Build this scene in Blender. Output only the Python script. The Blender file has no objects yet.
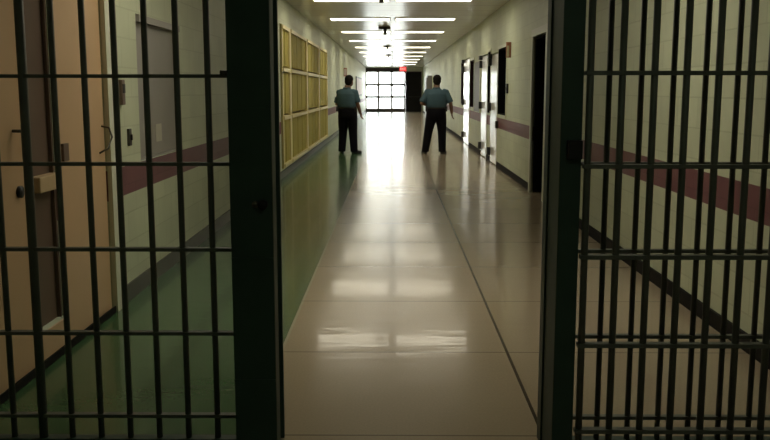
import bpy, bmesh, math, random
from mathutils import Vector, Matrix
random.seed(7)
SC = bpy.context.scene
COL = SC.collection

# ------------------------------------------------------------------ camera
FPX, EYE = 880.0, 1.47
PITCH = math.atan(130 / FPX)
YAW = math.atan(8 * math.cos(PITCH) / FPX)
cam_d = bpy.data.cameras.new('camera')
cam = bpy.data.objects.new('camera', cam_d)
COL.objects.link(cam)
cam_d.sensor_fit = 'HORIZONTAL'
cam_d.sensor_width = 36.0
cam_d.lens = FPX / 770 * 36.0
cam_d.clip_start, cam_d.clip_end = 0.05, 500
cam.location = (0, 0, EYE)
cam.rotation_euler = (math.pi / 2 - PITCH, 0, YAW)
SC.camera = cam

# ------------------------------------------------------------------ light, exposure
SKY_STRENGTH = 10.0
LAMP_STRENGTH = 5.2
SC.view_settings.view_transform = 'Standard'
SC.view_settings.look = 'None'
SC.view_settings.gamma = 1.0
SC.view_settings.use_curve_mapping = False
SC.view_settings.exposure = 0.45

world = bpy.data.worlds.new('overcast_sky')
SC.world = world
world.use_nodes = True
bgn = world.node_tree.nodes['Background']
bgn.inputs['Color'].default_value = (0.97, 1.0, 0.98, 1)
bgn.inputs['Strength'].default_value = SKY_STRENGTH

XL, XR, XBACK, YEND, ZC = -1.867, 2.02, -3.0, 60.5, 3.0

port_d = bpy.data.lights.new('daylight_portal', 'AREA')
port_d.shape = 'RECTANGLE'
port_d.size, port_d.size_y = 2.65, 2.7
port_d.cycles.is_portal = True
port = bpy.data.objects.new('daylight_portal', port_d)
COL.objects.link(port)
port.location = (-0.5, YEND + 0.35, 1.4)
port.rotation_euler = (-math.pi / 2, 0, 0)   # faces -Y


# ------------------------------------------------------------------ materials
def new_mat(name):
    m = bpy.data.materials.new(name)
    m.use_nodes = True
    nt = m.node_tree
    return m, nt, nt.nodes['Principled BSDF']


def nd(nt, t, **kw):
    n = nt.nodes.new(t)
    for k, v in kw.items():
        setattr(n, k, v)
    return n


def mat(name, col, rough=0.5, metal=0.0, vary=0.12, scale=6.0, bump=0.0, spec=0.5):
    m, nt, b = new_mat(name)
    b.inputs['Roughness'].default_value = rough
    b.inputs['Metallic'].default_value = metal
    b.inputs['Specular IOR Level'].default_value = spec
    tc = nd(nt, 'ShaderNodeTexCoord')
    no = nd(nt, 'ShaderNodeTexNoise')
    no.inputs['Scale'].default_value = scale
    no.inputs['Detail'].default_value = 4
    nt.links.new(tc.outputs['Object'], no.inputs['Vector'])
    mx = nd(nt, 'ShaderNodeMix', data_type='RGBA')
    c = Vector(col)
    mx.inputs['A'].default_value = (*(c * (1 - vary)), 1)
    mx.inputs['B'].default_value = (*[min(1, v) for v in c * (1 + vary)], 1)
    nt.links.new(no.outputs['Fac'], mx.inputs['Factor'])
    nt.links.new(mx.outputs['Result'], b.inputs['Base Color'])
    if bump:
        bp = nd(nt, 'ShaderNodeBump')
        bp.inputs['Strength'].default_value = bump
        bp.inputs['Distance'].default_value = 0.01
        nt.links.new(no.outputs['Fac'], bp.inputs['Height'])
        nt.links.new(bp.outputs['Normal'], b.inputs['Normal'])
    return m


def math_node(nt, op, a, b=None, c=None):
    n = nd(nt, 'ShaderNodeMath', operation=op)
    for i, v in enumerate((a, b, c)):
        if v is None:
            continue
        if isinstance(v, (int, float)):
            n.inputs[i].default_value = v
        else:
            nt.links.new(v, n.inputs[i])
    return n.outputs[0]


def mix_col(nt, fac, a, b):
    n = nd(nt, 'ShaderNodeMix', data_type='RGBA')
    if isinstance(fac, (int, float)):
        n.inputs['Factor'].default_value = fac
    else:
        nt.links.new(fac, n.inputs['Factor'])
    for k, v in (('A', a), ('B', b)):
        if isinstance(v, tuple):
            n.inputs[k].default_value = (*v, 1)
        else:
            nt.links.new(v, n.inputs[k])
    return n.outputs['Result']


def block_wall_mat(name, paint, stripe):
    """painted concrete block in running bond with one painted stripe"""
    m, nt, b = new_mat(name)
    geo = nd(nt, 'ShaderNodeNewGeometry')
    sp = nd(nt, 'ShaderNodeSeparateXYZ')
    nt.links.new(geo.outputs['Position'], sp.inputs[0])
    along = math_node(nt, 'ADD', sp.outputs['X'], sp.outputs['Y'])
    cb = nd(nt, 'ShaderNodeCombineXYZ')
    nt.links.new(along, cb.inputs[0])
    nt.links.new(sp.outputs['Z'], cb.inputs[1])
    br = nd(nt, 'ShaderNodeTexBrick')
    br.offset = 0.5
    br.inputs['Scale'].default_value = 1.0
    br.inputs['Brick Width'].default_value = 0.406
    br.inputs['Row Height'].default_value = 0.203
    br.inputs['Mortar Size'].default_value = 0.006
    br.inputs['Mortar Smooth'].default_value = 0.3
    br.inputs['Color1'].default_value = (1, 1, 1, 1)
    br.inputs['Color2'].default_value = (0.93, 0.93, 0.93, 1)
    br.inputs['Mortar'].default_value = (0.85, 0.85, 0.83, 1)
    nt.links.new(cb.outputs[0], br.inputs['Vector'])
    no = nd(nt, 'ShaderNodeTexNoise')
    no.inputs['Scale'].default_value = 2.2
    no.inputs['Detail'].default_value = 5
    nt.links.new(geo.outputs['Position'], no.inputs['Vector'])
    in1 = math_node(nt, 'GREATER_THAN', sp.outputs['Z'], 0.745)
    in2 = math_node(nt, 'LESS_THAN', sp.outputs['Z'], 0.945)
    ins = math_node(nt, 'MULTIPLY', in1, in2)
    c = mix_col(nt, ins, paint, stripe)
    mu = nd(nt, 'ShaderNodeMix', data_type='RGBA', blend_type='MULTIPLY')
    mu.inputs['Factor'].default_value = 1
    nt.links.new(c, mu.inputs['A'])
    nt.links.new(br.outputs['Color'], mu.inputs['B'])
    mu2 = nd(nt, 'ShaderNodeMix', data_type='RGBA', blend_type='MULTIPLY')
    mu2.inputs['Factor'].default_value = 0.25
    nt.links.new(mu.outputs['Result'], mu2.inputs['A'])
    nt.links.new(no.outputs['Fac'], mu2.inputs['B'])
    nt.links.new(mu2.outputs['Result'], b.inputs['Base Color'])
    b.inputs['Roughness'].default_value = 0.5
    bp = nd(nt, 'ShaderNodeBump', invert=True)
    bp.inputs['Strength'].default_value = 0.25
    bp.inputs['Distance'].default_value = 0.003
    nt.links.new(br.outputs['Fac'], bp.inputs['Height'])
    nt.links.new(bp.outputs['Normal'], b.inputs['Normal'])
    return m


def floor_mat():
    m, nt, b = new_mat('waxed_floor')
    geo = nd(nt, 'ShaderNodeNewGeometry')
    sp = nd(nt, 'ShaderNodeSeparateXYZ')
    nt.links.new(geo.outputs['Position'], sp.inputs[0])
    X, Y = sp.outputs['X'], sp.outputs['Y']
    no = nd(nt, 'ShaderNodeTexNoise')
    no.inputs['Scale'].default_value = 90
    no.inputs['Detail'].default_value = 3
    nt.links.new(geo.outputs['Position'], no.inputs['Vector'])
    big = nd(nt, 'ShaderNodeTexNoise')
    big.inputs['Scale'].default_value = 1.3
    big.inputs['Detail'].default_value = 4
    nt.links.new(geo.outputs['Position'], big.inputs['Vector'])
    beige = mix_col(nt, no.outputs['Fac'], (0.33, 0.265, 0.185), (0.44, 0.355, 0.255))
    green = mix_col(nt, no.outputs['Fac'], (0.042, 0.100, 0.040), (0.066, 0.142, 0.060))
    isg = math_node(nt, 'LESS_THAN', X, -0.64)
    c = mix_col(nt, isg, beige, green)
    # pale strip between the green and the beige field
    d1 = math_node(nt, 'ABSOLUTE', math_node(nt, 'ADD', X, 0.632))
    c = mix_col(nt, math_node(nt, 'LESS_THAN', d1, 0.008), c, (0.40, 0.36, 0.28))
    # dark lengthwise joint right of the middle
    d2 = math_node(nt, 'ABSOLUTE', math_node(nt, 'SUBTRACT', X, 0.648))
    c = mix_col(nt, math_node(nt, 'LESS_THAN', d2, 0.008), c, (0.05, 0.035, 0.025))
    # crosswise joints every 1.216 m
    k = math_node(nt, 'FRACT', math_node(nt, 'DIVIDE', math_node(nt, 'SUBTRACT', Y, 3.61 - 24.32 - 0.006), 1.216))
    c = mix_col(nt, math_node(nt, 'MULTIPLY', math_node(nt, 'LESS_THAN', k, 0.010), 0.6), c, (0.08, 0.06, 0.045))
    k2 = math_node(nt, 'FRACT', math_node(nt, 'DIVIDE', math_node(nt, 'SUBTRACT', Y, 3.61 - 24.32 + 0.602), 1.216))
    k2 = math_node(nt, 'MULTIPLY', math_node(nt, 'LESS_THAN', k2, 0.008), isg)
    c = mix_col(nt, math_node(nt, 'MULTIPLY', k2, 0.5), c, (0.03, 0.06, 0.03))
    mu = nd(nt, 'ShaderNodeMix', data_type='RGBA', blend_type='MULTIPLY')
    mu.inputs['Factor'].default_value = 0.35
    nt.links.new(c, mu.inputs['A'])
    nt.links.new(big.outputs['Color'], mu.inputs['B'])
    mu.inputs['Factor'].default_value = 0.0
    nt.links.new(mu.outputs['Result'], b.inputs['Base Color'])
    rr = nd(nt, 'ShaderNodeMapRange')
    rr.inputs['To Min'].default_value = 0.15
    rr.inputs['To Max'].default_value = 0.25
    nt.links.new(big.outputs['Fac'], rr.inputs['Value'])
    nt.links.new(rr.outputs['Result'], b.inputs['Roughness'])
    b.inputs['Specular IOR Level'].default_value = 0.3
    b.inputs['Coat Weight'].default_value = 0.2
    b.inputs['Coat Roughness'].default_value = 0.05
    b.inputs['Coat IOR'].default_value = 1.5
    wav = nd(nt, 'ShaderNodeTexNoise')
    wav.inputs['Scale'].default_value = 3.0
    wav.inputs['Detail'].default_value = 2
    nt.links.new(geo.outputs['Position'], wav.inputs['Vector'])
    mp = nd(nt, 'ShaderNodeMapping')
    mp.inputs['Scale'].default_value = (1.6, 9.0, 1.0)
    nt.links.new(geo.outputs['Position'], mp.inputs['Vector'])
    stk = nd(nt, 'ShaderNodeTexNoise')
    stk.inputs['Scale'].default_value = 1.0
    stk.inputs['Detail'].default_value = 3
    nt.links.new(mp.outputs['Vector'], stk.inputs['Vector'])
    bp0 = nd(nt, 'ShaderNodeBump')
    bp0.inputs['Strength'].default_value = 0.28
    bp0.inputs['Distance'].default_value = 0.0035
    nt.links.new(stk.outputs['Fac'], bp0.inputs['Height'])
    bp = nd(nt, 'ShaderNodeBump')
    bp.inputs['Strength'].default_value = 0.22
    bp.inputs['Distance'].default_value = 0.006
    nt.links.new(wav.outputs['Fac'], bp.inputs['Height'])
    nt.links.new(bp0.outputs['Normal'], bp.inputs['Normal'])
    nt.links.new(bp.outputs['Normal'], b.inputs['Normal'])
    nt.links.new(bp.outputs['Normal'], b.inputs['Coat Normal'])
    return m


def ceiling_mat():
    m, nt, b = new_mat('painted_metal_ceiling')
    geo = nd(nt, 'ShaderNodeNewGeometry')
    sp = nd(nt, 'ShaderNodeSeparateXYZ')
    nt.links.new(geo.outputs['Position'], sp.inputs[0])
    k = math_node(nt, 'FRACT', math_node(nt, 'DIVIDE', math_node(nt, 'ADD', sp.outputs['Y'], 10.0), 1.06))
    seam = math_node(nt, 'LESS_THAN', k, 0.03)
    no = nd(nt, 'ShaderNodeTexNoise')
    no.inputs['Scale'].default_value = 0.9
    nt.links.new(geo.outputs['Position'], no.inputs['Vector'])
    c = mix_col(nt, no.outputs['Fac'], (0.60, 0.585, 0.54), (0.70, 0.68, 0.63))
    c = mix_col(nt, math_node(nt, 'MULTIPLY', seam, 0.6), c, (0.2, 0.19, 0.16))
    nt.links.new(c, b.inputs['Base Color'])
    b.inputs['Roughness'].default_value = 0.24
    b.inputs['Specular IOR Level'].default_value = 0.25
    return m


def emit_mat(name, col, s, base=(0.8, 0.8, 0.78)):
    m, nt, b = new_mat(name)
    b.inputs['Base Color'].default_value = (*base, 1)
    b.inputs['Emission Color'].default_value = (*col, 1)
    b.inputs['Emission Strength'].default_value = s
    return m


def glass_mat(name, tint=(0.95, 0.97, 0.96)):
    m = bpy.data.materials.new(name)
    m.use_nodes = True
    nt = m.node_tree
    nt.nodes.clear()
    out = nd(nt, 'ShaderNodeOutputMaterial')
    tr = nd(nt, 'ShaderNodeBsdfTransparent')
    tr.inputs['Color'].default_value = (*tint, 1)
    gl = nd(nt, 'ShaderNodeBsdfGlossy')
    gl.inputs['Roughness'].default_value = 0.03
    fr = nd(nt, 'ShaderNodeFresnel')
    fr.inputs['IOR'].default_value = 1.45
    mx = nd(nt, 'ShaderNodeMixShader')
    nt.links.new(fr.outputs[0], mx.inputs[0])
    nt.links.new(tr.outputs[0], mx.inputs[1])
    nt.links.new(gl.outputs[0], mx.inputs[2])
    nt.links.new(mx.outputs[0], out.inputs['Surface'])
    return m


PAINT = (0.68, 0.725, 0.52)
M = {
    'floor': floor_mat(),
    'ceiling': ceiling_mat(),
    'wall': block_wall_mat('painted_block_wall', PAINT, (0.20, 0.072, 0.085)),
    'plainwall': mat('end_wall_paint', (0.6, 0.6, 0.5), 0.6),
    'base': mat('rubber_baseboard', (0.012, 0.011, 0.010), 0.7, spec=0.15),
    'basegrey': mat('grey_baseboard', (0.075, 0.075, 0.065), 0.45),
    'gate': mat('dark_green_gloss_paint', (0.034, 0.062, 0.048), 0.5, spec=0.3, vary=0.25, scale=9, bump=0.15),
    'bar': mat('dark_green_bar_paint', (0.10, 0.105, 0.088), 0.5, vary=0.25, scale=12),
    'lock': mat('worn_lock_steel', (0.09, 0.085, 0.07), 0.4, 0.6),
    'keyhole': mat('black_keyhole', (0.004, 0.004, 0.004), 0.7),
    'tan': mat('tan_enamel', (0.64, 0.43, 0.25), 0.36, vary=0.07, scale=1.5, bump=0.05),
    'tanlight': mat('pale_tan_enamel', (0.60, 0.44, 0.25), 0.45),
    'brown': mat('dark_brown_panel', (0.15, 0.10, 0.075), 0.45, vary=0.2, scale=3),
    'jamb': mat('cream_jamb_paint', (0.66, 0.68, 0.54), 0.4, vary=0.04),
    'greypane': mat('grey_window_film', (0.30, 0.28, 0.255), 0.4, vary=0.12, scale=2),
    'paper': mat('paper', (0.55, 0.53, 0.44), 0.8),
    'black': mat('opening_shade_black', (0.004, 0.0038, 0.0036), 0.85, spec=0.1),  # near-black colour paints in the shade of the unlit room and window recesses
    'blackred': mat('dark_red_glazing', (0.022, 0.006, 0.007), 0.6, spec=0.2),
    'hardware': mat('black_door_hardware', (0.008, 0.008, 0.008), 0.5),
    'whitedoor': mat('white_door_enamel', (0.88, 0.87, 0.88), 0.14, vary=0.03, scale=2),
    'yellow': mat('yellow_window_frame', (0.70, 0.59, 0.27), 0.4, vary=0.06),
    'olive': mat('olive_ribbed_panel', (0.40, 0.34, 0.09), 0.7, spec=0.15, vary=0.15, scale=3),
    'mullion': mat('dark_window_mullion', (0.10, 0.075, 0.075), 0.5),
    'endpanel': mat('black_brown_steel_door', (0.010, 0.008, 0.008), 0.6, spec=0.15),
    'fixture': mat('white_fixture_enamel', (0.75, 0.74, 0.68), 0.4),
    'lamp': emit_mat('lit_tube_diffuser', (1.0, 0.92, 0.72), LAMP_STRENGTH),
    'lampfill': emit_mat('fill_lamp_diffuser', (0.85, 1.0, 0.75), 18.0),  # glow of the added out-of-view fill lamp
    'darkmetal': mat('dark_ceiling_metal', (0.03, 0.026, 0.02), 0.5),
    'exitred': emit_mat('red_backlit_face', (1.0, 0.03, 0.03), 0.8, (0.25, 0.01, 0.01)),
    'exitwhite': emit_mat('white_backlit_letters', (1.0, 0.45, 0.4), 0.5, (0.4, 0.3, 0.3)),
    'redbrown': mat('red_brown_sign', (0.42, 0.16, 0.10), 0.5),
    'signface': mat('cream_sign_face', (0.62, 0.55, 0.40), 0.5),
    'pinkboard': mat('pale_pink_board', (0.72, 0.58, 0.58), 0.5),
    'greydoor': mat('grey_door_paint', (0.17, 0.16, 0.16), 0.45),
    'glass': glass_mat('clear_glazing'),
    'paving': mat('outdoor_concrete', (0.62, 0.6, 0.58), 0.85),
    'skin': mat('skin', (0.20, 0.105, 0.07), 0.5, vary=0.08, scale=20),
    'hair': mat('black_hair', (0.006, 0.005, 0.0045), 0.8, vary=0.4, scale=60, spec=0.1),
    'eye': mat('eye_white', (0.6, 0.58, 0.55), 0.2),
    'shirt': mat('teal_shirt_cloth', (0.030, 0.070, 0.092), 0.75, vary=0.12, scale=18, bump=0.3),
    'trousers': mat('black_navy_trouser_cloth', (0.006, 0.006, 0.009), 0.85, spec=0.1, vary=0.2, scale=18, bump=0.3),
    'leather': mat('black_leather', (0.010, 0.009, 0.009), 0.35),
    'buckle': mat('dull_metal', (0.4, 0.38, 0.33), 0.35, 1.0),
}


# ------------------------------------------------------------------ mesh helpers
def box(bm, x0, x1, y0, y1, z0, z1, bev=0.0):
    vs = [bm.verts.new((x, y, z)) for x in (x0, x1) for y in (y0, y1) for z in (z0, z1)]
    idx = ((0, 1, 3, 2), (4, 6, 7, 5), (0, 4, 5, 1), (2, 3, 7, 6), (0, 2, 6, 4), (1, 5, 7, 3))
    fs = [bm.faces.new([vs[i] for i in f]) for f in idx]
    if bev > 0:
        es = list({e for f in fs for e in f.edges})
        bmesh.ops.bevel(bm, geom=es, offset=bev, segments=2, affect='EDGES', profile=0.5)


def frame_of(d):
    d = d.normalized()
    a = Vector((0, 0, 1)) if abs(d.z) < 0.9 else Vector((1, 0, 0))
    u = d.cross(a).normalized()
    return u, d.cross(u).normalized()


def tube(bm, pts, radii, seg=12):
    """closed tapered tube along a polyline"""
    pts = [Vector(p) for p in pts]
    if isinstance(radii, (int, float)):
        radii = [radii] * len(pts)
    rings = []
    for i, p in enumerate(pts):
        d = (pts[min(i + 1, len(pts) - 1)] - pts[max(i - 1, 0)])
        u, v = frame_of(d)
        rings.append([bm.verts.new(p + (u * math.cos(a) + v * math.sin(a)) * radii[i])
                      for a in (2 * math.pi * k / seg for k in range(seg))])
    for r0, r1 in zip(rings, rings[1:]):
        for k in range(seg):
            bm.faces.new((r0[k], r0[(k + 1) % seg], r1[(k + 1) % seg], r1[k]))
    bm.faces.new(list(reversed(rings[0])))
    bm.faces.new(rings[-1])


def ball(bm, c, rx, ry=None, rz=None, seg=16, rot=None):
    ry = rx if ry is None else ry
    rz = rx if rz is None else rz
    r = bmesh.ops.create_uvsphere(bm, u_segments=seg, v_segments=max(8, seg // 2 + 2), radius=1)
    mt = Matrix.Translation(Vector(c)) @ (rot.to_4x4() if rot else Matrix.Identity(4)) @ Matrix.Diagonal((rx, ry, rz, 1))
    bmesh.ops.transform(bm, matrix=mt, verts=r['verts'])


def stack(bm, rings, seg=24):
    """closed loft of ellipses: (x, y, z, rx, ry, yaw)"""
    rr = []
    for (x, y, z, rx, ry, yw) in rings:
        c, s = math.cos(yw), math.sin(yw)
        row = []
        for k in range(seg):
            a = 2 * math.pi * k / seg
            ca, sa = math.cos(a), math.sin(a)
            # slightly squared ellipse
            px = rx * math.copysign(abs(ca) ** 0.85, ca)
            py = ry * math.copysign(abs(sa) ** 0.85, sa)
            row.append(bm.verts.new((x + px * c - py * s, y + px * s + py * c, z)))
        rr.append(row)
    for r0, r1 in zip(rr, rr[1:]):
        for k in range(seg):
            bm.faces.new((r0[k], r0[(k + 1) % seg], r1[(k + 1) % seg], r1[k]))
    bm.faces.new(list(reversed(rr[0])))
    bm.faces.new(rr[-1])


def obj(name, bm, m, parent=None, smooth=False):
    bmesh.ops.recalc_face_normals(bm, faces=bm.faces)
    me = bpy.data.meshes.new(name)
    bm.to_mesh(me)
    bm.free()
    me.materials.append(M[m] if isinstance(m, str) else m)
    if smooth:
        me.polygons.foreach_set('use_smooth', [True] * len(me.polygons))
    o = bpy.data.objects.new(name, me)
    COL.objects.link(o)
    if parent:
        o.parent = parent
        if parent.parent is None:
            o.matrix_parent_inverse = Matrix.Translation(parent.location).inverted()
    return o


def boxes(name, m, parent, *bs, bev=0.0):
    bm = bmesh.new()
    for b in bs:
        box(bm, *b, bev=bev)
    return obj(name, bm, m, parent)


def tubeobj(name, m, parent, pts, r, seg=12):
    bm = bmesh.new()
    tube(bm, pts, r, seg)
    return obj(name, bm, m, parent, True)


def tag(o, label, cat, group=None):
    o['label'] = label
    o['category'] = cat
    if group:
        o['group'] = group
    return o


def struct(o, label=None, cat=None):
    o['kind'] = 'structure'
    if label:
        o['label'] = label
    if cat:
        o['category'] = cat
    return o


def thing(name, label, cat, group=None, loc=(0, 0, 0)):
    o = bpy.data.objects.new(name, None)
    o.empty_display_size = 0.1
    COL.objects.link(o)
    o.location = loc
    return tag(o, label, cat, group)


def side_wall(name, x0, x1, y0, y1, z1, holes, m):
    """a long wall slab with rectangular openings (ya, yb, za, zb), built as one mesh"""
    ys = sorted({y0, y1, *[h[0] for h in holes], *[h[1] for h in holes]})
    bm = bmesh.new()
    for a, b in zip(ys, ys[1:]):
        mid = (a + b) / 2
        hs = sorted((h[2], h[3]) for h in holes if h[0] < mid < h[1])
        z = 0.0
        for za, zb in hs:
            if za > z:
                box(bm, x0, x1, a, b, z, za)
            z = zb
        if z < z1:
            box(bm, x0, x1, a, b, z, z1)
    bmesh.ops.remove_doubles(bm, verts=bm.verts, dist=1e-5)
    return struct(obj(name, bm, m))


# ------------------------------------------------------------------ room shell
WT = 0.3
struct(boxes('floor', 'floor', None, (XL - WT, XR + WT, XBACK - 0.2, YEND + 0.3, -0.2, 0.0)),
       'waxed corridor floor, green field along the left and beige to the right', 'floor')
struct(boxes('ceiling', 'ceiling', None, (XL - WT, XR + WT, XBACK - 0.2, YEND + 0.3, ZC, ZC + 0.2)),
       'glossy grey painted corridor ceiling', 'ceiling')
struct(boxes('ground', 'paving', None, (-40, 40, YEND + 0.31, YEND + 90, -0.25, -0.05)),
       'pale paving outdoors beyond the end window', 'ground')

LHOLES = [(3.1, 4.46, 0.02, 2.35), (4.50, 4.86, 0.19, 2.6), (4.90, 5.72, 0.02, 2.35),
          (6.50, 7.78, 0.945, 2.02), (14.75, 24.95, 0.15, 2.56)]
struct(side_wall('wall_left', XL - WT, XL, XBACK, YEND, ZC, LHOLES, 'wall'),
       'cream painted block wall with maroon stripe, left of the corridor', 'wall')
RHOLES = [(11.72, 12.82, 0.0, 2.22), (15.86, 17.165, 1.01, 2.24), (17.185, 18.34, 0.0, 2.20), (19.05, 20.24, 0.0, 2.24), (23.48, 25.26, 0.0, 2.32), (18.40, 19.02, 0.99, 2.26),
          (22.15, 23.42, 1.03, 2.22), (25.35, 26.45, 1.06, 2.26)]
struct(side_wall('wall_right', XR, XR + WT, XBACK, YEND, ZC, RHOLES, 'wall'),
       'cream painted block wall with maroon stripe, right of the corridor', 'wall')
struct(boxes('wall_back', 'plainwall', None, (XL - WT, XR + WT, XBACK - 0.2, XBACK, 0.0, ZC)),
       'plain wall closing the corridor behind the viewpoint', 'wall')
# end wall around glazing and door
struct(boxes('wall_end', 'plainwall', None,
             (XL - WT, XR + WT, YEND, YEND + 0.3, 2.95, ZC),
             (XL - WT, XL + 0.02, YEND, YEND + 0.3, 0, 2.95),
             (1.93, XR + WT, YEND, YEND + 0.3, 0, 2.95),
             (0.86, 1.93, YEND, YEND + 0.3, 2.70, 2.95)),
       'narrow wall surround at the far end of the corridor', 'wall')

struct(boxes('trim_3', 'base', None, (XL + 0.013, XL + 0.022, 3.08, 5.71, 0.0, 0.045)), 'dark strip along the floor under the tan doors', 'trim')
bl = []
for a, b in ((XBACK, 3.06), (5.90, 59.9)):
    bl.append((XL, XL + 0.015, a, b, 0.0, 0.12))
struct(boxes('baseboard_left', 'basegrey', None, *bl), 'grey baseboard along the left wall', 'baseboard')
br_ = []
for a, b in ((XBACK, 11.62), (12.92, 17.08), (18.36, 18.98), (20.26, 23.38), (25.26, 59.9)):
    br_.append((XR - 0.02, XR, a, b, 0.0, 0.10))
struct(boxes('baseboard_right', 'base', None, *br_), 'black baseboard along the right wall', 'baseboard')

# ------------------------------------------------------------------ end glazing
x0, x1, z0, z1 = XL + 0.02, 0.86, 0.0, 2.95
w = boxes('window_1', 'mullion', None,
          (x0, x1, YEND + 0.02, YEND + 0.20, -0.01, 0.22), (x0, x1, YEND + 0.02, YEND + 0.2, 2.66, 2.95),
          (x0, x0 + 0.07, YEND + 0.02, YEND + 0.2, 0.15, 2.66), (x1 - 0.12, x1, YEND + 0.02, YEND + 0.2, 0.15, 2.66))
struct(w, 'bright glazed grid filling the far end of the corridor', 'window')
for xm in (-1.0, -0.08):
    boxes('mullion', 'mullion', w, (xm - 0.07, xm + 0.07, YEND + 0.04, YEND + 0.16, 0.15, 2.66))
for zm in (1.0, 1.82):
    boxes('transom', 'mullion', w, (x0 + 0.07, x1 - 0.12, YEND + 0.05, YEND + 0.15, zm - 0.08, zm + 0.08))
boxes('pane', 'glass', w, (x0 + 0.05, x1 - 0.1, YEND + 0.095, YEND + 0.105, 0.12, 2.7))
d = boxes('door_1', 'endpanel', None, (0.886, 1.396, YEND + 0.04, YEND + 0.10, -0.01, 2.68), (1.396, 1.915, YEND + 0.04, YEND + 0.10, -0.01, 2.68))
struct(d, 'dark steel double door beside the bright end window', 'door')
boxes('door_frame', 'mullion', d, (0.865, 0.885, YEND - 0.02, YEND + 0.2, -0.01, 2.71), (1.908, 1.94, YEND - 0.02, YEND + 0.2, -0.01, 2.71),
      (0.865, 1.928, YEND - 0.02, YEND + 0.2, 2.67, 2.715))
for xx in (1.15, 1.66):
    boxes('push_bar', 'hardware', d, (xx - 0.2, xx + 0.2, YEND - 0.03, YEND + 0.04, 0.98, 1.04))

# ------------------------------------------------------------------ left side: tan doors, recess, small window
d = boxes('door_2', 'tan', None, (XL - 0.08, XL - 0.005, 3.12, 4.44, 0.03, 2.33), bev=0.004)
struct(d, 'tan steel door nearest the left gate with L-shaped handle', 'door')
boxes('door_backing', 'brown', d, (XL - 0.29, XL - 0.2, 3.1, 4.46, 0.02, 2.35))
bm = bmesh.new()
tube(bm, [(XL + 0.045, 4.33, 1.30), (XL + 0.045, 4.33, 1.13)], 0.008)
tube(bm, [(XL - 0.01, 4.33, 1.27), (XL + 0.045, 4.33, 1.27)], 0.008)
tube(bm, [(XL + 0.045, 4.28, 1.27), (XL + 0.045, 4.40, 1.27)], 0.006)
obj('handle', bm, 'lock', d, True)
bm = bmesh.new()
tube(bm, [(XL - 0.01, 4.36, 0.965), (XL + 0.012, 4.36, 0.965)], 0.03, 18)
obj('lock_cylinder', bm, 'hardware', d, True)

t = boxes('window_2', 'brown', None, (XL - 0.10, XL - 0.03, 4.51, 4.85, 0.20, 2.59))
struct(t, 'dark brown recessed panel strip between the two tan doors', 'window')
boxes('window_frame', 'brown', t, (XL - 0.03, XL - 0.01, 4.505, 4.53, 0.20, 2.59), (XL - 0.03, XL - 0.01, 4.83, 4.855, 0.20, 2.59))
s = boxes('wall_shelf', 'tanlight', None, (XL - 0.029, XL + 0.035, 4.535, 4.825, 0.935, 1.02), bev=0.006)
tag(s, 'small tan ledge shelf set in the dark recess by the tan doors', 'shelf')
tn = boxes('trim_1', 'tan', None, (XL + 0.001, XL + 0.012, 4.455, 4.505, 0.0, 2.9),
           (XL + 0.001, XL + 0.012, 4.855, 4.905, 0.0, 2.9), (XL + 0.001, XL + 0.012, 4.505, 4.855, 0.0, 0.19),
           (XL + 0.001, XL + 0.012, 3.08, 4.455, 2.36, 2.9), (XL + 0.001, XL + 0.012, 4.505, 4.855, 2.6, 2.9),
           (XL + 0.001, XL + 0.012, 4.905, 5.715, 2.36, 2.9))
struct(tn, 'tan painted frame and plinth around the doors and recess', 'trim')

d = boxes('door_3', 'tan', None, (XL - 0.07, XL - 0.005, 4.91, 5.71, 0.03, 2.34), bev=0.004)
struct(d, 'tan steel door with a curved pull beside the cream block wall', 'door')
boxes('door_backing', 'brown', d, (XL - 0.29, XL - 0.2, 4.9, 5.72, 0.02, 2.35))
bm = bmesh.new()
tube(bm, [(XL - 0.006, 5.66, 1.24), (XL + 0.04, 5.67, 1.23), (XL + 0.055, 5.68, 1.17), (XL + 0.04, 5.64, 1.10), (XL - 0.006, 5.60, 1.07)],
     0.0065)
obj('pull_handle', bm, 'lock', d, True)
boxes('lock_plate', 'brown', d, (XL - 0.006, XL + 0.012, 4.95, 5.03, 1.07, 1.17), bev=0.003)
struct(boxes('trim_2', 'jamb', None, (XL + 0.001, XL + 0.03, 5.72, 5.83, 0.0, 2.45), (XL + 0.001, XL + 0.03, 5.72, 5.83, 2.45, 2.46)),
       'pale upright door jamb beside the tan door', 'trim')

t = boxes('intercom_box', 'brown', None, (XL, XL + 0.03, 6.02, 6.09, 1.37, 1.54), bev=0.006)
tag(t, 'small dark intercom box high on the cream wall by the tan door', 'intercom')
boxes('speaker_grille', 'hardware', t, (XL + 0.029, XL + 0.034, 6.03, 6.08, 1.45, 1.51))
t = boxes('wall_switch', 'lock', None, (XL, XL + 0.018, 6.18, 6.24, 1.08, 1.20), bev=0.004)
tag(t, 'narrow metal switch plate above the maroon stripe by the tan door', 'switch')
boxes('toggle', 'hardware', t, (XL + 0.016, XL + 0.03, 6.20, 6.22, 1.12, 1.16))

wd = boxes('window_3', 'greypane', None, (XL - 0.06, XL - 0.03, 6.52, 7.76, 0.965, 2.0))
struct(wd, 'grey filmed window in the left wall above the maroon stripe', 'window')
boxes('window_frame', 'greypane', wd, (XL - 0.05, XL - 0.005, 6.505, 6.525, 0.95, 2.015), (XL - 0.05, XL - 0.005, 7.755, 7.775, 0.95, 2.015),
      (XL - 0.05, XL + 0.02, 6.525, 7.755, 1.965, 2.015), (XL - 0.05, XL - 0.005, 6.525, 7.755, 0.95, 0.97))
n = boxes('paper_notice', 'paper', None, (XL - 0.0295, XL - 0.0265, 7.04, 7.22, 1.06, 1.20))
tag(n, 'small pale paper notice stuck on the grey filmed window', 'notice')

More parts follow.
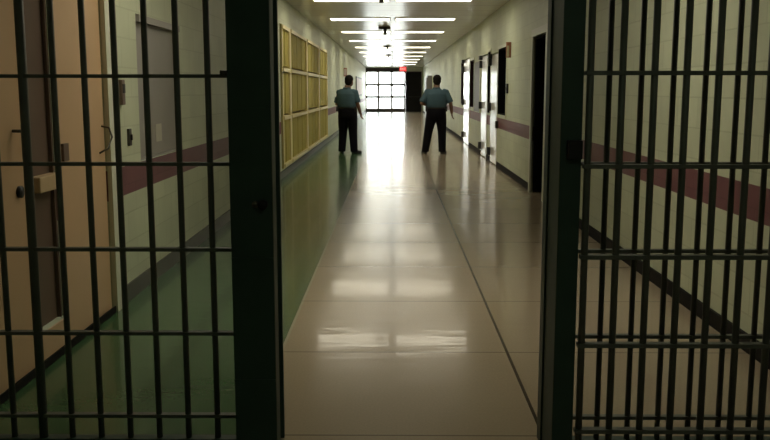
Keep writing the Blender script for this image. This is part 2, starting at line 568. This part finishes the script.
# ------------------------------------------------------------------ yellow window bank on the left wall
bays = [(14.77, 15.95), (15.97, 19.05), (19.07, 22.15), (22.17, 24.93)]
rows = [(0.17, 0.99), (1.01, 1.80), (1.82, 2.54)]
n = 4
for ya, yb in bays:
    w = boxes('window_%d' % n, 'yellow', None,
              (XL - 0.10, XL + 0.035, ya, ya + 0.10, 0.16, 2.55), (XL - 0.10, XL + 0.035, yb - 0.10, yb, 0.16, 2.55),
              *[(XL - 0.10, XL + 0.045, ya + 0.10, yb - 0.10, z - 0.03, z + 0.03) for z in (0.196, 1.0, 1.81, 2.514)])
    place = ['nearest the dark gate post', 'second along from the gate', 'third along from the gate', 'farthest from the gate, nearest the person'][n - 4]
    struct(w, 'yellow framed ribbed window bay on the left wall, ' + place, 'window')
    for za, zb in rows:
        bm = bmesh.new()
        nr = max(2, round((yb - ya - 0.20) / 0.42))
        st = (yb - ya - 0.20) / nr
        y = ya + 0.10
        for k in range(nr):
            box(bm, XL - 0.06, XL + 0.002 + 0.004 * (k % 2), y + 0.02, y + st - 0.02, za + 0.058, zb - 0.03)
            box(bm, XL - 0.06, XL - 0.002, y + st - 0.02, y + st + 0.02 * (k < nr - 1), za + 0.058, zb - 0.03)
            y += st
        obj('ribbed_panel', bm, 'olive', w)
    boxes('backing', 'brown', w, (XL - 0.29, XL - 0.2, ya, yb, 0.16, 2.55))
    n += 1

# ------------------------------------------------------------------ right side: doorway, windows, white doors
# open doorway into an unlit room, its darkness painted in as black
d = boxes('door_4', 'jamb', None, (XR - 0.03, XR + 0.02, 11.50, 11.72, 0, 2.32), (XR - 0.03, XR + 0.02, 12.82, 12.92, 0, 2.32),
          (XR - 0.03, XR + 0.02, 11.72, 12.82, 2.22, 2.32))
struct(d, 'open black doorway in the right wall close to the gate', 'door')
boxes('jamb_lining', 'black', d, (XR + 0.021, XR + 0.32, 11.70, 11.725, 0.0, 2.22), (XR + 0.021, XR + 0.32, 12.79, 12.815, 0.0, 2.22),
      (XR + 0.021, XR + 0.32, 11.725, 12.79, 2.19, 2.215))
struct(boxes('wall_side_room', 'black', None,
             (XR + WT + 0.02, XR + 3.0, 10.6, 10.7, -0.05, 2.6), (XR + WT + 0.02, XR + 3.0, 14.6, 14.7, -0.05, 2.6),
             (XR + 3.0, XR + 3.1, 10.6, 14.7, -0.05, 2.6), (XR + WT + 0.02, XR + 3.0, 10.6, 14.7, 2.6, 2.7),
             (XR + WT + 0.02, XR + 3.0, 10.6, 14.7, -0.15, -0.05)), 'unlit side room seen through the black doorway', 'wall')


def dark_window(i, ya, yb, za, zb, label, m='black'):
    w = boxes('window_%d' % i, m, None, (XR + 0.20, XR + 0.22, ya + 0.005, yb - 0.005, za + 0.005, zb - 0.005))
    struct(w, label, 'window')
    boxes('reveal', m, w, (XR + 0.001, XR + 0.2, ya + 0.003, ya + 0.02, za + 0.003, zb - 0.003), (XR + 0.001, XR + 0.2, yb - 0.02, yb - 0.003, za + 0.003, zb - 0.003),
          (XR + 0.001, XR + 0.2, ya + 0.02, yb - 0.02, za + 0.003, za + 0.02), (XR + 0.001, XR + 0.2, ya + 0.02, yb - 0.02, zb - 0.02, zb - 0.003))
    boxes('window_frame', 'jamb', w, (XR - 0.015, XR - 0.0005, ya - 0.05, ya - 0.001, za - 0.05, zb + 0.05), (XR - 0.015, XR - 0.0005, ya - 0.001, yb, zb + 0.001, zb + 0.05))


dark_window(8, 15.86, 17.165, 1.01, 2.24, 'black window in the right wall nearest the black doorway')
dark_window(9, 18.40, 19.02, 0.99, 2.26, 'narrow black window between the two adjoining white doors')
dark_window(10, 22.15, 23.42, 1.03, 2.22, 'dark red window on the near side of the farther white door', 'blackred')
dark_window(11, 25.35, 26.45, 1.06, 2.26, 'dark red window just beyond the farther white door', 'blackred')


def white_door(i, ya, yb, zt, label, lockbox=True):
    d = boxes('door_%d' % i, 'whitedoor', None, (XR - 0.012, XR + 0.04, ya, yb, 0.015, zt), bev=0.004)
    struct(d, label, 'door')
    boxes('door_frame', 'jamb', d, (XR + 0.05, XR + 0.29, ya - 0.002, yb + 0.035, 0.0, zt + 0.035))
    for z in (0.22, 1.13, 2.04):
        boxes('hinge', 'hardware', d, (XR - 0.075, XR - 0.0125, yb - 0.10, yb + 0.03, z - 0.08, z + 0.08), bev=0.006)
    boxes('closer', 'hardware', d, (XR - 0.085, XR - 0.0125, yb - 0.18, yb + 0.03, zt - 0.06, zt + 0.03), bev=0.006)
    if lockbox:
        boxes('lock_box', 'hardware', d, (XR - 0.05, XR - 0.0005, ya - 0.20, ya - 0.06, 0.74, 0.88), bev=0.006)


white_door(5, 17.19, 18.30, 2.16, 'white steel door with black hinges beside the nearest black window')
white_door(6, 19.09, 20.20, 2.20, 'white steel door with black hinges just past the narrow black window', False)
white_door(7, 23.52, 25.22, 2.28, 'white steel door between the two dark red windows', False)
p = boxes('wall_panel', 'greydoor', None, (XR - 0.025, XR - 0.001, 20.5, 21.95, 0.96, 2.13), bev=0.004)
tag(p, 'grey-brown panel on the right wall between white doors', 'panel')
boxes('panel_frame', 'jamb', p, (XR - 0.032, XR - 0.001, 20.44, 20.5, 0.95, 2.18), (XR - 0.032, XR - 0.001, 21.95, 22.0, 0.95, 2.18))

t = boxes('wall_sign', 'redbrown', None, (XR - 0.085, XR - 0.001, 15.33, 15.36, 2.02, 2.28), bev=0.003)
tag(t, 'small red-brown blade sign jutting from the right wall by the black window', 'sign')
boxes('sign_face', 'signface', t, (XR - 0.075, XR - 0.035, 15.322, 15.33, 2.035, 2.22))
t = boxes('wall_switch', 'hardware', None, (XR - 0.03, XR - 0.0005, 15.58, 15.72, 1.41, 1.58), bev=0.004)
tag(t, 'small dark switch box on the right wall beside the nearest black window', 'switch')
boxes('toggle', 'lock', t, (XR - 0.045, XR - 0.03, 15.64, 15.66, 1.47, 1.52))

# far doors and boards
d = boxes('door_8', 'greydoor', None, (XR - 0.30, XR - 0.24, 46.0, 47.6, 0.02, 2.1), bev=0.005)
struct(d, 'grey door near the far end on the right wall', 'door')
boxes('door_frame', 'greydoor', d, (XR - 0.24, XR - 0.001, 45.9, 46.0, 0, 2.2), (XR - 0.24, XR - 0.001, 47.6, 47.7, 0, 2.2), (XR - 0.24, XR - 0.001, 46.0, 47.6, 2.1, 2.2))
boxes('window_pane', 'mullion', d, (XR - 0.305, XR - 0.299, 46.5, 47.1, 1.3, 1.9))
t = boxes('notice_board', 'greydoor', None, (XL + 0.001, XL + 0.05, 44.5, 52.0, 1.15, 2.15), bev=0.005)
tag(t, 'pale pink notice board far down the left wall by the end window', 'notice board')
boxes('board_face', 'pinkboard', t, (XL + 0.048, XL + 0.056, 44.8, 51.7, 1.23, 2.07))
t = boxes('wall_sign', 'redbrown', None, (XL + 0.001, XL + 0.12, 33.8, 33.84, 1.98, 2.3), bev=0.003)
tag(t, 'small red-brown blade sign on the left wall above the left person', 'sign')
boxes('sign_face', 'pinkboard', t, (XL + 0.015, XL + 0.10, 33.79, 33.8, 2.02, 2.26))

# ------------------------------------------------------------------ ceiling lights
ORD = ['first', 'second', 'third', 'fourth', 'fifth', 'sixth', 'seventh', 'eighth', 'ninth', 'tenth']
for k in (-2, *range(10)):  # negative index is an unseen row added to brighten the foreground
    y = 6.0 if k < 0 else 15.37 + 4.24 * k
    row = 'the %s visible row from the gate' % ORD[k] if k >= 0 else \
        'the added unseen fill row nearest the gate'
    for side, xa, xb in (('left', -1.38, -0.055), ('right', 0.035, 1.36)):
        t = thing('ceiling_light', '%s tube light in %s' % (side, row), 'ceiling light', 'tube lights across the corridor ceiling')
        boxes('housing', 'fixture', t, (xa, xb, y - 0.33, y - 0.301, ZC - 0.014, ZC - 0.001), (xa, xb, y + 0.301, y + 0.33, ZC - 0.014, ZC - 0.001),
              (xa, xa + 0.03, y - 0.301, y + 0.301, ZC - 0.014, ZC - 0.001), (xb - 0.03, xb, y - 0.301, y + 0.301, ZC - 0.014, ZC - 0.001), bev=0.002)
        bm = bmesh.new()
        stations = [(-0.30, -0.006), (-0.2, -0.013), (0.0, -0.017), (0.2, -0.013), (0.30, -0.006)]
        ra = [bm.verts.new((xa + 0.031, y + dy, ZC + dz)) for dy, dz in stations]
        rb = [bm.verts.new((xb - 0.031, y + dy, ZC + dz)) for dy, dz in stations]
        for i in range(4):
            bm.faces.new((ra[i], ra[i + 1], rb[i + 1], rb[i]))
        bm.faces.new((ra[0], rb[0], rb[4], ra[4]))
        bm.faces.new(ra)
        bm.faces.new(list(reversed(rb)))
        obj('diffuser', bm, 'lamp', t)

for k, (y, sc) in enumerate(((15.0, 0.6), (22.0, 1.0), (31.4, 0.8), (39.5, 0.8))):
    t = thing('ceiling_mount', 'dark ceiling mount along the corridor middle, ' +
              ['flat one before the first light row', 'largest T-shaped one above and between the two people',
               'third one along from the gate', 'farthest one from the gate'][k],
              'ceiling mount', 'dark mounts hanging along the ceiling middle', (-0.21, y, ZC))
    bm = bmesh.new()
    box(bm, -0.15 * sc - 0.21, 0.15 * sc - 0.21, y - 0.10, y + 0.10, ZC - 0.06 * sc, ZC - 0.001, bev=0.006)
    obj('mounting_plate', bm, 'darkmetal', t)
    bm = bmesh.new()
    d_ = 0.17 if k == 1 else 0.08
    tube(bm, [(-0.195, y, ZC - 0.06 * sc + 0.002), (-0.195, y, ZC - d_), (-0.195, y, ZC - d_ - 0.02)], [0.042, 0.042, 0.03], 16)
    obj('stem', bm, 'darkmetal', t, True)

t = thing('ceiling_light', 'added unseen round fill lamp on the entry ceiling, viewer side of the gate', 'ceiling light', None, (0.9, 0.2, ZC))  # lamp added out of view to lift the gate front
bm = bmesh.new()
tube(bm, [(0.9, 0.2, ZC - 0.001), (0.9, 0.2, ZC - 0.03)], [0.19, 0.19], 32)
obj('housing', bm, 'fixture', t, True)
bm = bmesh.new()
tube(bm, [(0.9, 0.2, ZC - 0.031), (0.9, 0.2, ZC - 0.06), (0.9, 0.2, ZC - 0.08)], [0.17, 0.15, 0.08], 32)
obj('diffuser', bm, 'lampfill', t, True)

# exit sign
ye = 50.0
t = thing('exit_sign', 'red lit EXIT sign hanging before the bright end window', 'sign', None, (0.55, ye, 2.76))
boxes('sign_box', 'darkmetal', t, (0.35, 0.76, ye, ye + 0.06, 2.50, 2.77), bev=0.006)
face = boxes('sign_face', 'exitred', t, (0.365, 0.745, ye - 0.008, ye, 2.515, 2.755))
L = []
h0, h1, s = 2.575, 2.695, 0.02
xx = 0.40
ya, yb = ye - 0.014, ye - 0.009
L += [(xx, xx + s, ya, yb, h0, h1), (xx + s, xx + 0.06, ya, yb, h0, h0 + s), (xx + s, xx + 0.06, ya, yb, h1 - s, h1), (xx + s, xx + 0.05, ya, yb, 2.625, 2.645)]
bm = bmesh.new()
for b in L:
    box(bm, *b)
for sgn in (1, -1):
    c = 0.515
    q = [(c - 0.035 * sgn - 0.011, h0), (c - 0.035 * sgn + 0.011, h0), (c + 0.035 * sgn + 0.011, h1), (c + 0.035 * sgn - 0.011, h1)]
    f0 = [bm.verts.new((a, ya - 0.0005 * sgn, b)) for a, b in q]
    f1 = [bm.verts.new((a, yb, b)) for a, b in q]
    bm.faces.new(f0)
    bm.faces.new(list(reversed(f1)))
    for i in range(4):
        bm.faces.new((f0[i], f0[(i + 1) % 4], f1[(i + 1) % 4], f1[i]))
box(bm, 0.585, 0.605, ya, yb, h0, h1)
box(bm, 0.635, 0.705, ya, yb, h1 - s, h1)
box(bm, 0.66, 0.68, ya, yb, h0, h1 - s)
obj('lettering', bm, 'exitwhite', face)
boxes('hanger', 'darkmetal', t, (0.53, 0.57, ye + 0.015, ye + 0.045, 2.77, ZC - 0.001))

# ------------------------------------------------------------------ gates
RAILS = [0.15, 0.496, 0.842, 1.187, 1.532, 1.877, 2.222]
RAILS_FAR = [0.128, 0.474, 0.828, 1.18, 1.535, 1.885, 2.235]
RAILS_LEFT = [0.130, 0.483, 0.832, 1.178, 1.524, 1.87, 2.216]
ZTOP = 2.42


def grille(parent, y, xs, r, xa, xb, rails, rh, rd):
    for x in xs:
        tubeobj('bar', 'bar', parent, [(x, y, 0.035), (x, y, ZTOP - 0.02)], r * (1.45 if abs(x + 1.4592) < 0.01 else 1.0), 12)
    for z in rails:
        boxes('rail', 'bar', parent, (xa, xb, y - rd, y + rd, z - rh, z + rh))


g = thing('barred_gate', 'fixed barred panel left of the opening, between tan doors and dark post', 'gate', None, (-1.2, 3.5, 0))
xs = [-0.729 - 0.1217 * k for k in range(10)]
grille(g, 3.5, [x for x in xs if x > XL + 0.05], 0.0125, XL + 0.02, -0.619, RAILS_LEFT, 0.007, 0.016)
boxes('frame', 'gate', g, (XL + 0.004, XL + 0.03, 3.46, 3.54, 0.0, ZTOP), (XL + 0.03, -0.619, 3.47, 3.53, ZTOP - 0.02, ZTOP + 0.04), (XL + 0.03, -0.619, 3.475, 3.525, 0.0, 0.035))
bm = bmesh.new()
tube(bm, [(-0.675, 3.478, 1.535), (-0.640, 3.478, 1.535)], 0.012, 8)
obj('weld', bm, 'bar', g, True)

g = thing('barred_gate', 'fixed barred panel right of the opening, behind the sliding gate', 'gate', None, (1.4, 3.5, 0))
xs = [0.848 + 0.1254 * k for k in range(10)]
grille(g, 3.5, [x for x in xs if x < XR - 0.05], 0.0115, 0.716, XR - 0.035, RAILS_FAR, 0.007, 0.014)
boxes('frame', 'gate', g, (XR - 0.03, XR - 0.004, 3.46, 3.54, 0.0, ZTOP), (0.716, XR - 0.03, 3.47, 3.53, ZTOP - 0.02, ZTOP + 0.04), (0.716, XR - 0.03, 3.475, 3.525, 0.0, 0.035))

g = thing('sliding_gate', 'barred sliding gate slid open over the right fixed panel', 'gate', None, (1.35, 3.3, 0))
xs = [0.729 + 0.1183 * k for k in range(11)]
grille(g, 3.3, [x for x in xs if x < XR - 0.08], 0.0135, 0.712, XR - 0.06, RAILS, 0.008, 0.018)
boxes('frame', 'gate', g, (XR - 0.06, XR - 0.02, 3.27, 3.33, 0.03, ZTOP), (0.712, XR - 0.06, 3.27, 3.33, ZTOP - 0.02, ZTOP + 0.04), (0.712, XR - 0.06, 3.275, 3.325, 0.012, 0.035))

g = thing('gate_post', 'broad dark green steel post at left of the gate opening', 'post', None, (-0.535, 3.45, 0))
boxes('column', 'gate', g, (-0.617, -0.454, 3.30, 3.40, 0.0, ZTOP + 0.1), bev=0.004)
boxes('door_channel', 'gate', g, (-0.615, -0.535, 3.402, 3.60, 0.0, ZTOP + 0.1), (-0.535, -0.462, 3.578, 3.60, 0.0, ZTOP + 0.1))
for z in (0.832, 1.40, 0.35):
    boxes('weld_seam', 'gate', g, (-0.616, -0.456, 3.295, 3.3005, z - 0.004, z + 0.004))
bm = bmesh.new()
tube(bm, [(-0.490, 3.300, 1.042), (-0.490, 3.272, 1.042)], 0.018, 20)
ring = obj('lock_cylinder', bm, 'keyhole', g, True)
bm = bmesh.new()
tube(bm, [(-0.520, 3.300, 1.042), (-0.520, 3.29, 1.042)], 0.013, 16)
obj('escutcheon', bm, 'lock', g, True)

g = thing('gate_post', 'narrow dark green steel post at right of the gate opening', 'post', None, (0.655, 3.45, 0))
boxes('column', 'gate', g, (0.625, 0.706, 3.30, 3.60, 0.0, ZTOP + 0.1), bev=0.004)
boxes('stop_strip', 'gate', g, (0.618, 0.6245, 3.52, 3.60, 0.0, ZTOP + 0.1))
boxes('lock_box', 'keyhole', g, (0.650, 0.703, 3.262, 3.2995, 1.215, 1.285), bev=0.004)
struct(boxes('beam', 'gate', None, (XL, XR, 3.24, 3.62, ZTOP + 0.11, ZC)), 'dark steel header above the gates', 'beam')


# ------------------------------------------------------------------ people
def remeshed(bm, voxel, smooth=6):
    bmesh.ops.recalc_face_normals(bm, faces=bm.faces)
    me = bpy.data.meshes.new('tmp')
    bm.to_mesh(me)
    bm.free()
    o = bpy.data.objects.new('tmp', me)
    COL.objects.link(o)
    r = o.modifiers.new('r', 'REMESH')
    r.mode = 'VOXEL'
    r.voxel_size = voxel
    s_ = o.modifiers.new('s', 'SMOOTH')
    s_.factor = 0.5
    s_.iterations = smooth
    dg = bpy.context.evaluated_depsgraph_get()
    out = bpy.data.meshes.new_from_object(o.evaluated_get(dg))
    bpy.data.objects.remove(o)
    return out


def put(name, me, m, parent, origin, yaw=0.0):
    me.transform(Matrix.Translation(Vector(origin)))
    me.materials.clear()
    me.materials.append(M[m])
    me.polygons.foreach_set('use_smooth', [True] * len(me.polygons))
    o = bpy.data.objects.new(name, me)
    COL.objects.link(o)
    o.parent = parent
    if parent.parent is None:
        o.matrix_parent_inverse = Matrix.Translation(parent.location).inverted()
    return o


def bm_mesh(bm):
    bmesh.ops.recalc_face_normals(bm, faces=bm.faces)
    me = bpy.data.meshes.new('m')
    bm.to_mesh(me)
    bm.free()
    return me


def hand(bm, wrist, direction, out):
    """relaxed hand hanging from the wrist: palm, four fingers of unequal length, a thumb"""
    w = Vector(wrist)
    d = Vector(direction).normalized()
    o = Vector(out).normalized()          # towards the little-finger spread
    o = (o - d * o.dot(d)).normalized()
    nrm = d.cross(o).normalized()         # palm normal, curl direction
    rot = Matrix((o, d, nrm)).transposed()
    ball(bm, w + d * 0.05, 0.042, 0.056, 0.018, 16, rot)
    for i, ln in enumerate((0.068, 0.078, 0.072, 0.056)):
        b = w + d * 0.085 + o * (0.030 - 0.020 * i)
        p1 = b + d * ln * 0.5 + nrm * 0.008
        p2 = p1 + d * ln * 0.32 + nrm * 0.014
        p3 = p2 + d * ln * 0.22 + nrm * 0.018
        tube(bm, [b - d * 0.02, p1, p2, p3], [0.010, 0.0095, 0.009, 0.0075], 10)
    t0 = w + d * 0.03 + o * 0.034
    tube(bm, [t0, t0 + d * 0.03 + o * 0.022 + nrm * 0.008, t0 + d * 0.062 + o * 0.026 + nrm * 0.016], [0.013, 0.011, 0.008], 10)


def person(origin, J, label):
    """J: joints in the figure's own frame - x to the right, y away from the camera, z up"""
    g = thing('person', label, 'person', None, origin)
    V = Vector
    yaw = J['yaw']
    tors = J['torso']        # (x, y) of the trunk axis at hips and at shoulders
    (hx, hy), (sx, sy) = tors
    head = V(J['head'])
    cy, sn = math.cos(yaw), math.sin(yaw)

    def ax(z):
        t_ = (z - 0.95) / (1.46 - 0.95)
        return hx + (sx - hx) * t_, hy + (sy - hy) * t_

    def ring(z, rx, ry, dy=0.0):
        x_, y_ = ax(z)
        return (x_ - dy * sn, y_ + dy * cy, z, rx, ry, yaw)

    # --- body, one continuous surface
    bm = bmesh.new()
    stack(bm, [ring(0.84, .13, .10), ring(0.92, .165, .125), ring(1.02, .165, .125), ring(1.15, .165, .12), ring(1.28, .18, .12),
               ring(1.38, .185, .112), ring(1.46, .15, .085), ring(1.50, .07, .06)])
    x_, y_ = ax(1.48)
    nb = V((x_, y_, 1.47))
    tube(bm, [nb, nb + (head - nb) * 0.45, head + V((0, 0, -0.04))], [0.080, 0.074, 0.070], 16)
    hyaw = J['head_yaw']
    hr = Matrix.Rotation(hyaw, 3, 'Z')
    hw = lambda x, y, z: head + hr @ V((x * 1.1, y * 1.06, z))
    ball(bm, hw(0, -0.008, 0.035), 0.088, 0.104, 0.101, 24, hr)
    ball(bm, hw(0, 0.030, -0.045), 0.068, 0.073, 0.078, 20, hr)
    ball(bm, hw(0, 0.062, -0.098), 0.026, 0.024, 0.020, 12, hr)
    tube(bm, [hw(0, 0.086, 0.022), hw(0, 0.112, -0.020), hw(0, 0.098, -0.034)], [0.009, 0.015, 0.012], 10)
    for e in (-1, 1):
        ball(bm, hw(0.076 * e, -0.002, -0.008), 0.012, 0.022, 0.034, 12, hr)
        ball(bm, hw(0.014 * e, 0.098, -0.030), 0.009, 0.010, 0.008, 8, hr)
        ball(bm, hw(0.035 * e, 0.078, 0.030), 0.022, 0.013, 0.008, 8, hr)
    ball(bm, hw(0, 0.089, -0.062), 0.024, 0.010, 0.006, 10, hr)
    ball(bm, hw(0, 0.087, -0.074), 0.020, 0.010, 0.007, 10, hr)
    for s_ in ('l', 'r'):
        sh, el, wr = V(J['sh_' + s_]), V(J['el_' + s_]), V(J['wr_' + s_])
        tube(bm, [sh, sh + (el - sh) * 0.4, el, el + (wr - el) * 0.3, wr], [0.056, 0.052, 0.043, 0.044, 0.030], 16)
        ball(bm, sh, 0.062)
        ball(bm, el, 0.044)
        hand(bm, wr - (wr - el).normalized() * 0.01, J.get('hd_' + s_) or (wr - el), J['ho_' + s_])
        hp, kn, an = V(J['hp_' + s_]), V(J['kn_' + s_]), V(J['an_' + s_])
        tube(bm, [hp + V((0, 0, .04)), hp + (kn - hp) * 0.4, kn, kn + (an - kn) * 0.3, an], [0.092, 0.082, 0.056, 0.060, 0.040], 16)
        ball(bm, kn, 0.058)
        ft = V(J['ft_' + s_])
        tube(bm, [an + V((0, 0, -.02)), (an + ft) * 0.5 + V((0, 0, -.01)), ft], [0.038, 0.034, 0.026], 12)
    put('body', remeshed(bm, 0.0075, 5), 'skin', g, origin)

    # --- eyes
    for e in (-1, 1):
        bm = bmesh.new()
        ball(bm, hw(0.033 * e, 0.078, 0.012), 0.013, 0.013, 0.010, 12)
        put('eye', bm_mesh(bm), 'eye', g, origin)

    # --- hair: short cap down the back of the head
    bm = bmesh.new()
    ball(bm, hw(0, -0.018, 0.050), 0.098, 0.110, 0.098, 24, hr)
    ball(bm, hw(0, -0.042, -0.005), 0.092, 0.078, 0.082, 20, hr)
    ball(bm, hw(0, -0.055, -0.045), 0.074, 0.056, 0.055, 16, hr)
    put('hair', remeshed(bm, 0.008, 3), 'hair', g, origin)

    # --- shirt with short sleeves
    bm = bmesh.new()
    stack(bm, [ring(1.055, .222, .162), ring(1.10, .238, .175), ring(1.16, .242, .176), ring(1.28, .246, .168, -.005), ring(1.38, .240, .150, -.01),
               ring(1.44, .188, .120, -.01), ring(1.485, .120, .095), ring(1.51, .090, .084)])
    for s_ in ('l', 'r'):
        sh, el = V(J['sh_' + s_]), V(J['el_' + s_])
        end = sh + (el - sh) * 0.93
        ball(bm, sh + V((0, 0, -0.012)), 0.074)
        tube(bm, [sh + (sh - V((sx, sy, sh.z))) * -0.3, sh, sh + (el - sh) * 0.5, end], [0.080, 0.078, 0.078, 0.078], 18)
    shirt = put('shirt', remeshed(bm, 0.010, 4), 'shirt', g, origin)
    bm = bmesh.new()
    tube(bm, [(nb.x, nb.y, 1.485), (nb.x, nb.y + 0.004, 1.525)], [0.096, 0.086], 20)
    put('collar', bm_mesh(bm), 'shirt', shirt, origin)

    # --- trousers
    bm = bmesh.new()
    stack(bm, [ring(0.80, .185, .145), ring(0.88, .222, .168), ring(0.98, .228, .172), ring(1.075, .218, .158)])
    for s_ in ('l', 'r'):
        hp, kn, an = V(J['hp_' + s_]), V(J['kn_' + s_]), V(J['an_' + s_])
        tube(bm, [hp + V((0, 0, .06)), hp, hp + (kn - hp) * 0.5, kn, kn + (an - kn) * 0.5, an + V((0, 0, -0.01)), an + V((0, 0, -0.045))],
             [0.115, 0.128, 0.118, 0.100, 0.092, 0.085, 0.088], 20)
    put('trousers', remeshed(bm, 0.010, 4), 'trousers', g, origin)

    # --- belt with pouches
    bm = bmesh.new()
    stack(bm, [ring(1.045, .225, .164), ring(1.09, .230, .169)])
    belt = put('belt', bm_mesh(bm), 'leather', g, origin)
    for a in (-0.35, 3.5):
        bm = bmesh.new()
        x_, y_ = ax(1.06)
        px = x_ + math.cos(a + yaw) * 0.238
        py = y_ + math.sin(a + yaw) * 0.18
        box(bm, px - 0.028, px + 0.028, py - 0.03, py + 0.03, 0.98, 1.10, bev=0.008)
        me = bm_mesh(bm)
        put('pouch', me, 'leather', belt, origin)

    # --- shoes
    for s_ in ('l', 'r'):
        an, ft = V(J['an_' + s_]), V(J['ft_' + s_])
        d_ = V((ft.x - an.x, ft.y - an.y, 0)).normalized()
        heel = V((an.x, an.y, 0)) - d_ * 0.065
        toe = V((ft.x, ft.y, 0)) + d_ * 0.075
        sw = math.atan2(-d_.x, d_.y)
        rot = Matrix.Rotation(sw, 3, 'Z')
        bm = bmesh.new()
        mid = (heel + toe) / 2
        ball(bm, (*(heel + d_ * 0.05).xy, 0.050), 0.046, 0.062, 0.048, 16, rot)
        ball(bm, (*mid.xy, 0.044), 0.046, 0.10, 0.042, 16, rot)
        ball(bm, (*(toe - d_ * 0.065).xy, 0.038), 0.054, 0.075, 0.036, 16, rot)
        tube(bm, [(an.x, an.y, 0.06), (an.x, an.y, 0.125)], [0.052, 0.050], 16)
        me = remeshed(bm, 0.008, 3)
        shoe = put('shoe', me, 'leather', g, origin)
        bm = bmesh.new()
        ln = (toe - heel).length / 2
        res = bmesh.ops.create_cone(bm, cap_ends=True, segments=28, radius1=1, radius2=1, depth=1)
        bmesh.ops.transform(bm, matrix=Matrix.Translation((mid.x, mid.y, 0.012)) @ rot.to_4x4() @ Matrix.Diagonal((0.056, ln, 0.022, 1)), verts=bm.verts)
        put('sole', bm_mesh(bm), 'hardware', shoe, origin)
    return g


# right-hand figure: stands square, feet apart, left arm bent in front, right arm hanging out
person((1.0, 20.5, 0.0), dict(
    yaw=0.0, head_yaw=0.0, torso=((0.0, 0.0), (0.0, -0.01)), head=(0.012, 0.015, 1.675),
    sh_l=(-0.205, -0.01, 1.425), el_l=(-0.335, -0.06, 1.17), wr_l=(-0.17, 0.16, 1.12), ho_l=(0, 0, 1), hd_l=(0.9, 0.2, -0.1),
    sh_r=(0.215, -0.01, 1.425), el_r=(0.325, -0.05, 1.165), wr_r=(0.362, 0.04, 0.935), ho_r=(0, 1, 0),
    hp_l=(-0.105, 0, 0.90), kn_l=(-0.18, 0.03, 0.50), an_l=(-0.245, 0.0, 0.095), ft_l=(-0.285, 0.13, 0.045),
    hp_r=(0.105, 0, 0.90), kn_r=(0.14, 0.03, 0.50), an_r=(0.145, 0.0, 0.095), ft_r=(0.205, 0.13, 0.045)),
    'person in teal shirt standing square at right, feet apart, one arm hanging')
# left-hand figure: turned a little to the right, head turned right, one foot pointing right
person((-1.04, 20.55, 0.0), dict(
    yaw=-0.35, head_yaw=-0.55, torso=((-0.01, 0.0), (-0.025, 0.0)), head=(0.035, 0.02, 1.67),
    sh_l=(-0.205, 0.055, 1.42), el_l=(-0.265, 0.07, 1.15), wr_l=(-0.10, 0.24, 1.08), ho_l=(0, 0, 1), hd_l=(0.8, 0.4, -0.1),
    sh_r=(0.165, -0.075, 1.42), el_r=(0.225, -0.10, 1.165), wr_r=(0.285, -0.02, 0.935), ho_r=(0.3, 1, 0),
    hp_l=(-0.11, 0.03, 0.90), kn_l=(-0.125, 0.07, 0.50), an_l=(-0.15, 0.02, 0.095), ft_l=(-0.165, 0.15, 0.045),
    hp_r=(0.09, -0.03, 0.90), kn_r=(0.11, 0.0, 0.50), an_r=(0.135, -0.03, 0.095), ft_r=(0.245, 0.04, 0.045)),
    'person in teal shirt at left, head turned, hand hanging beside dark trousers')
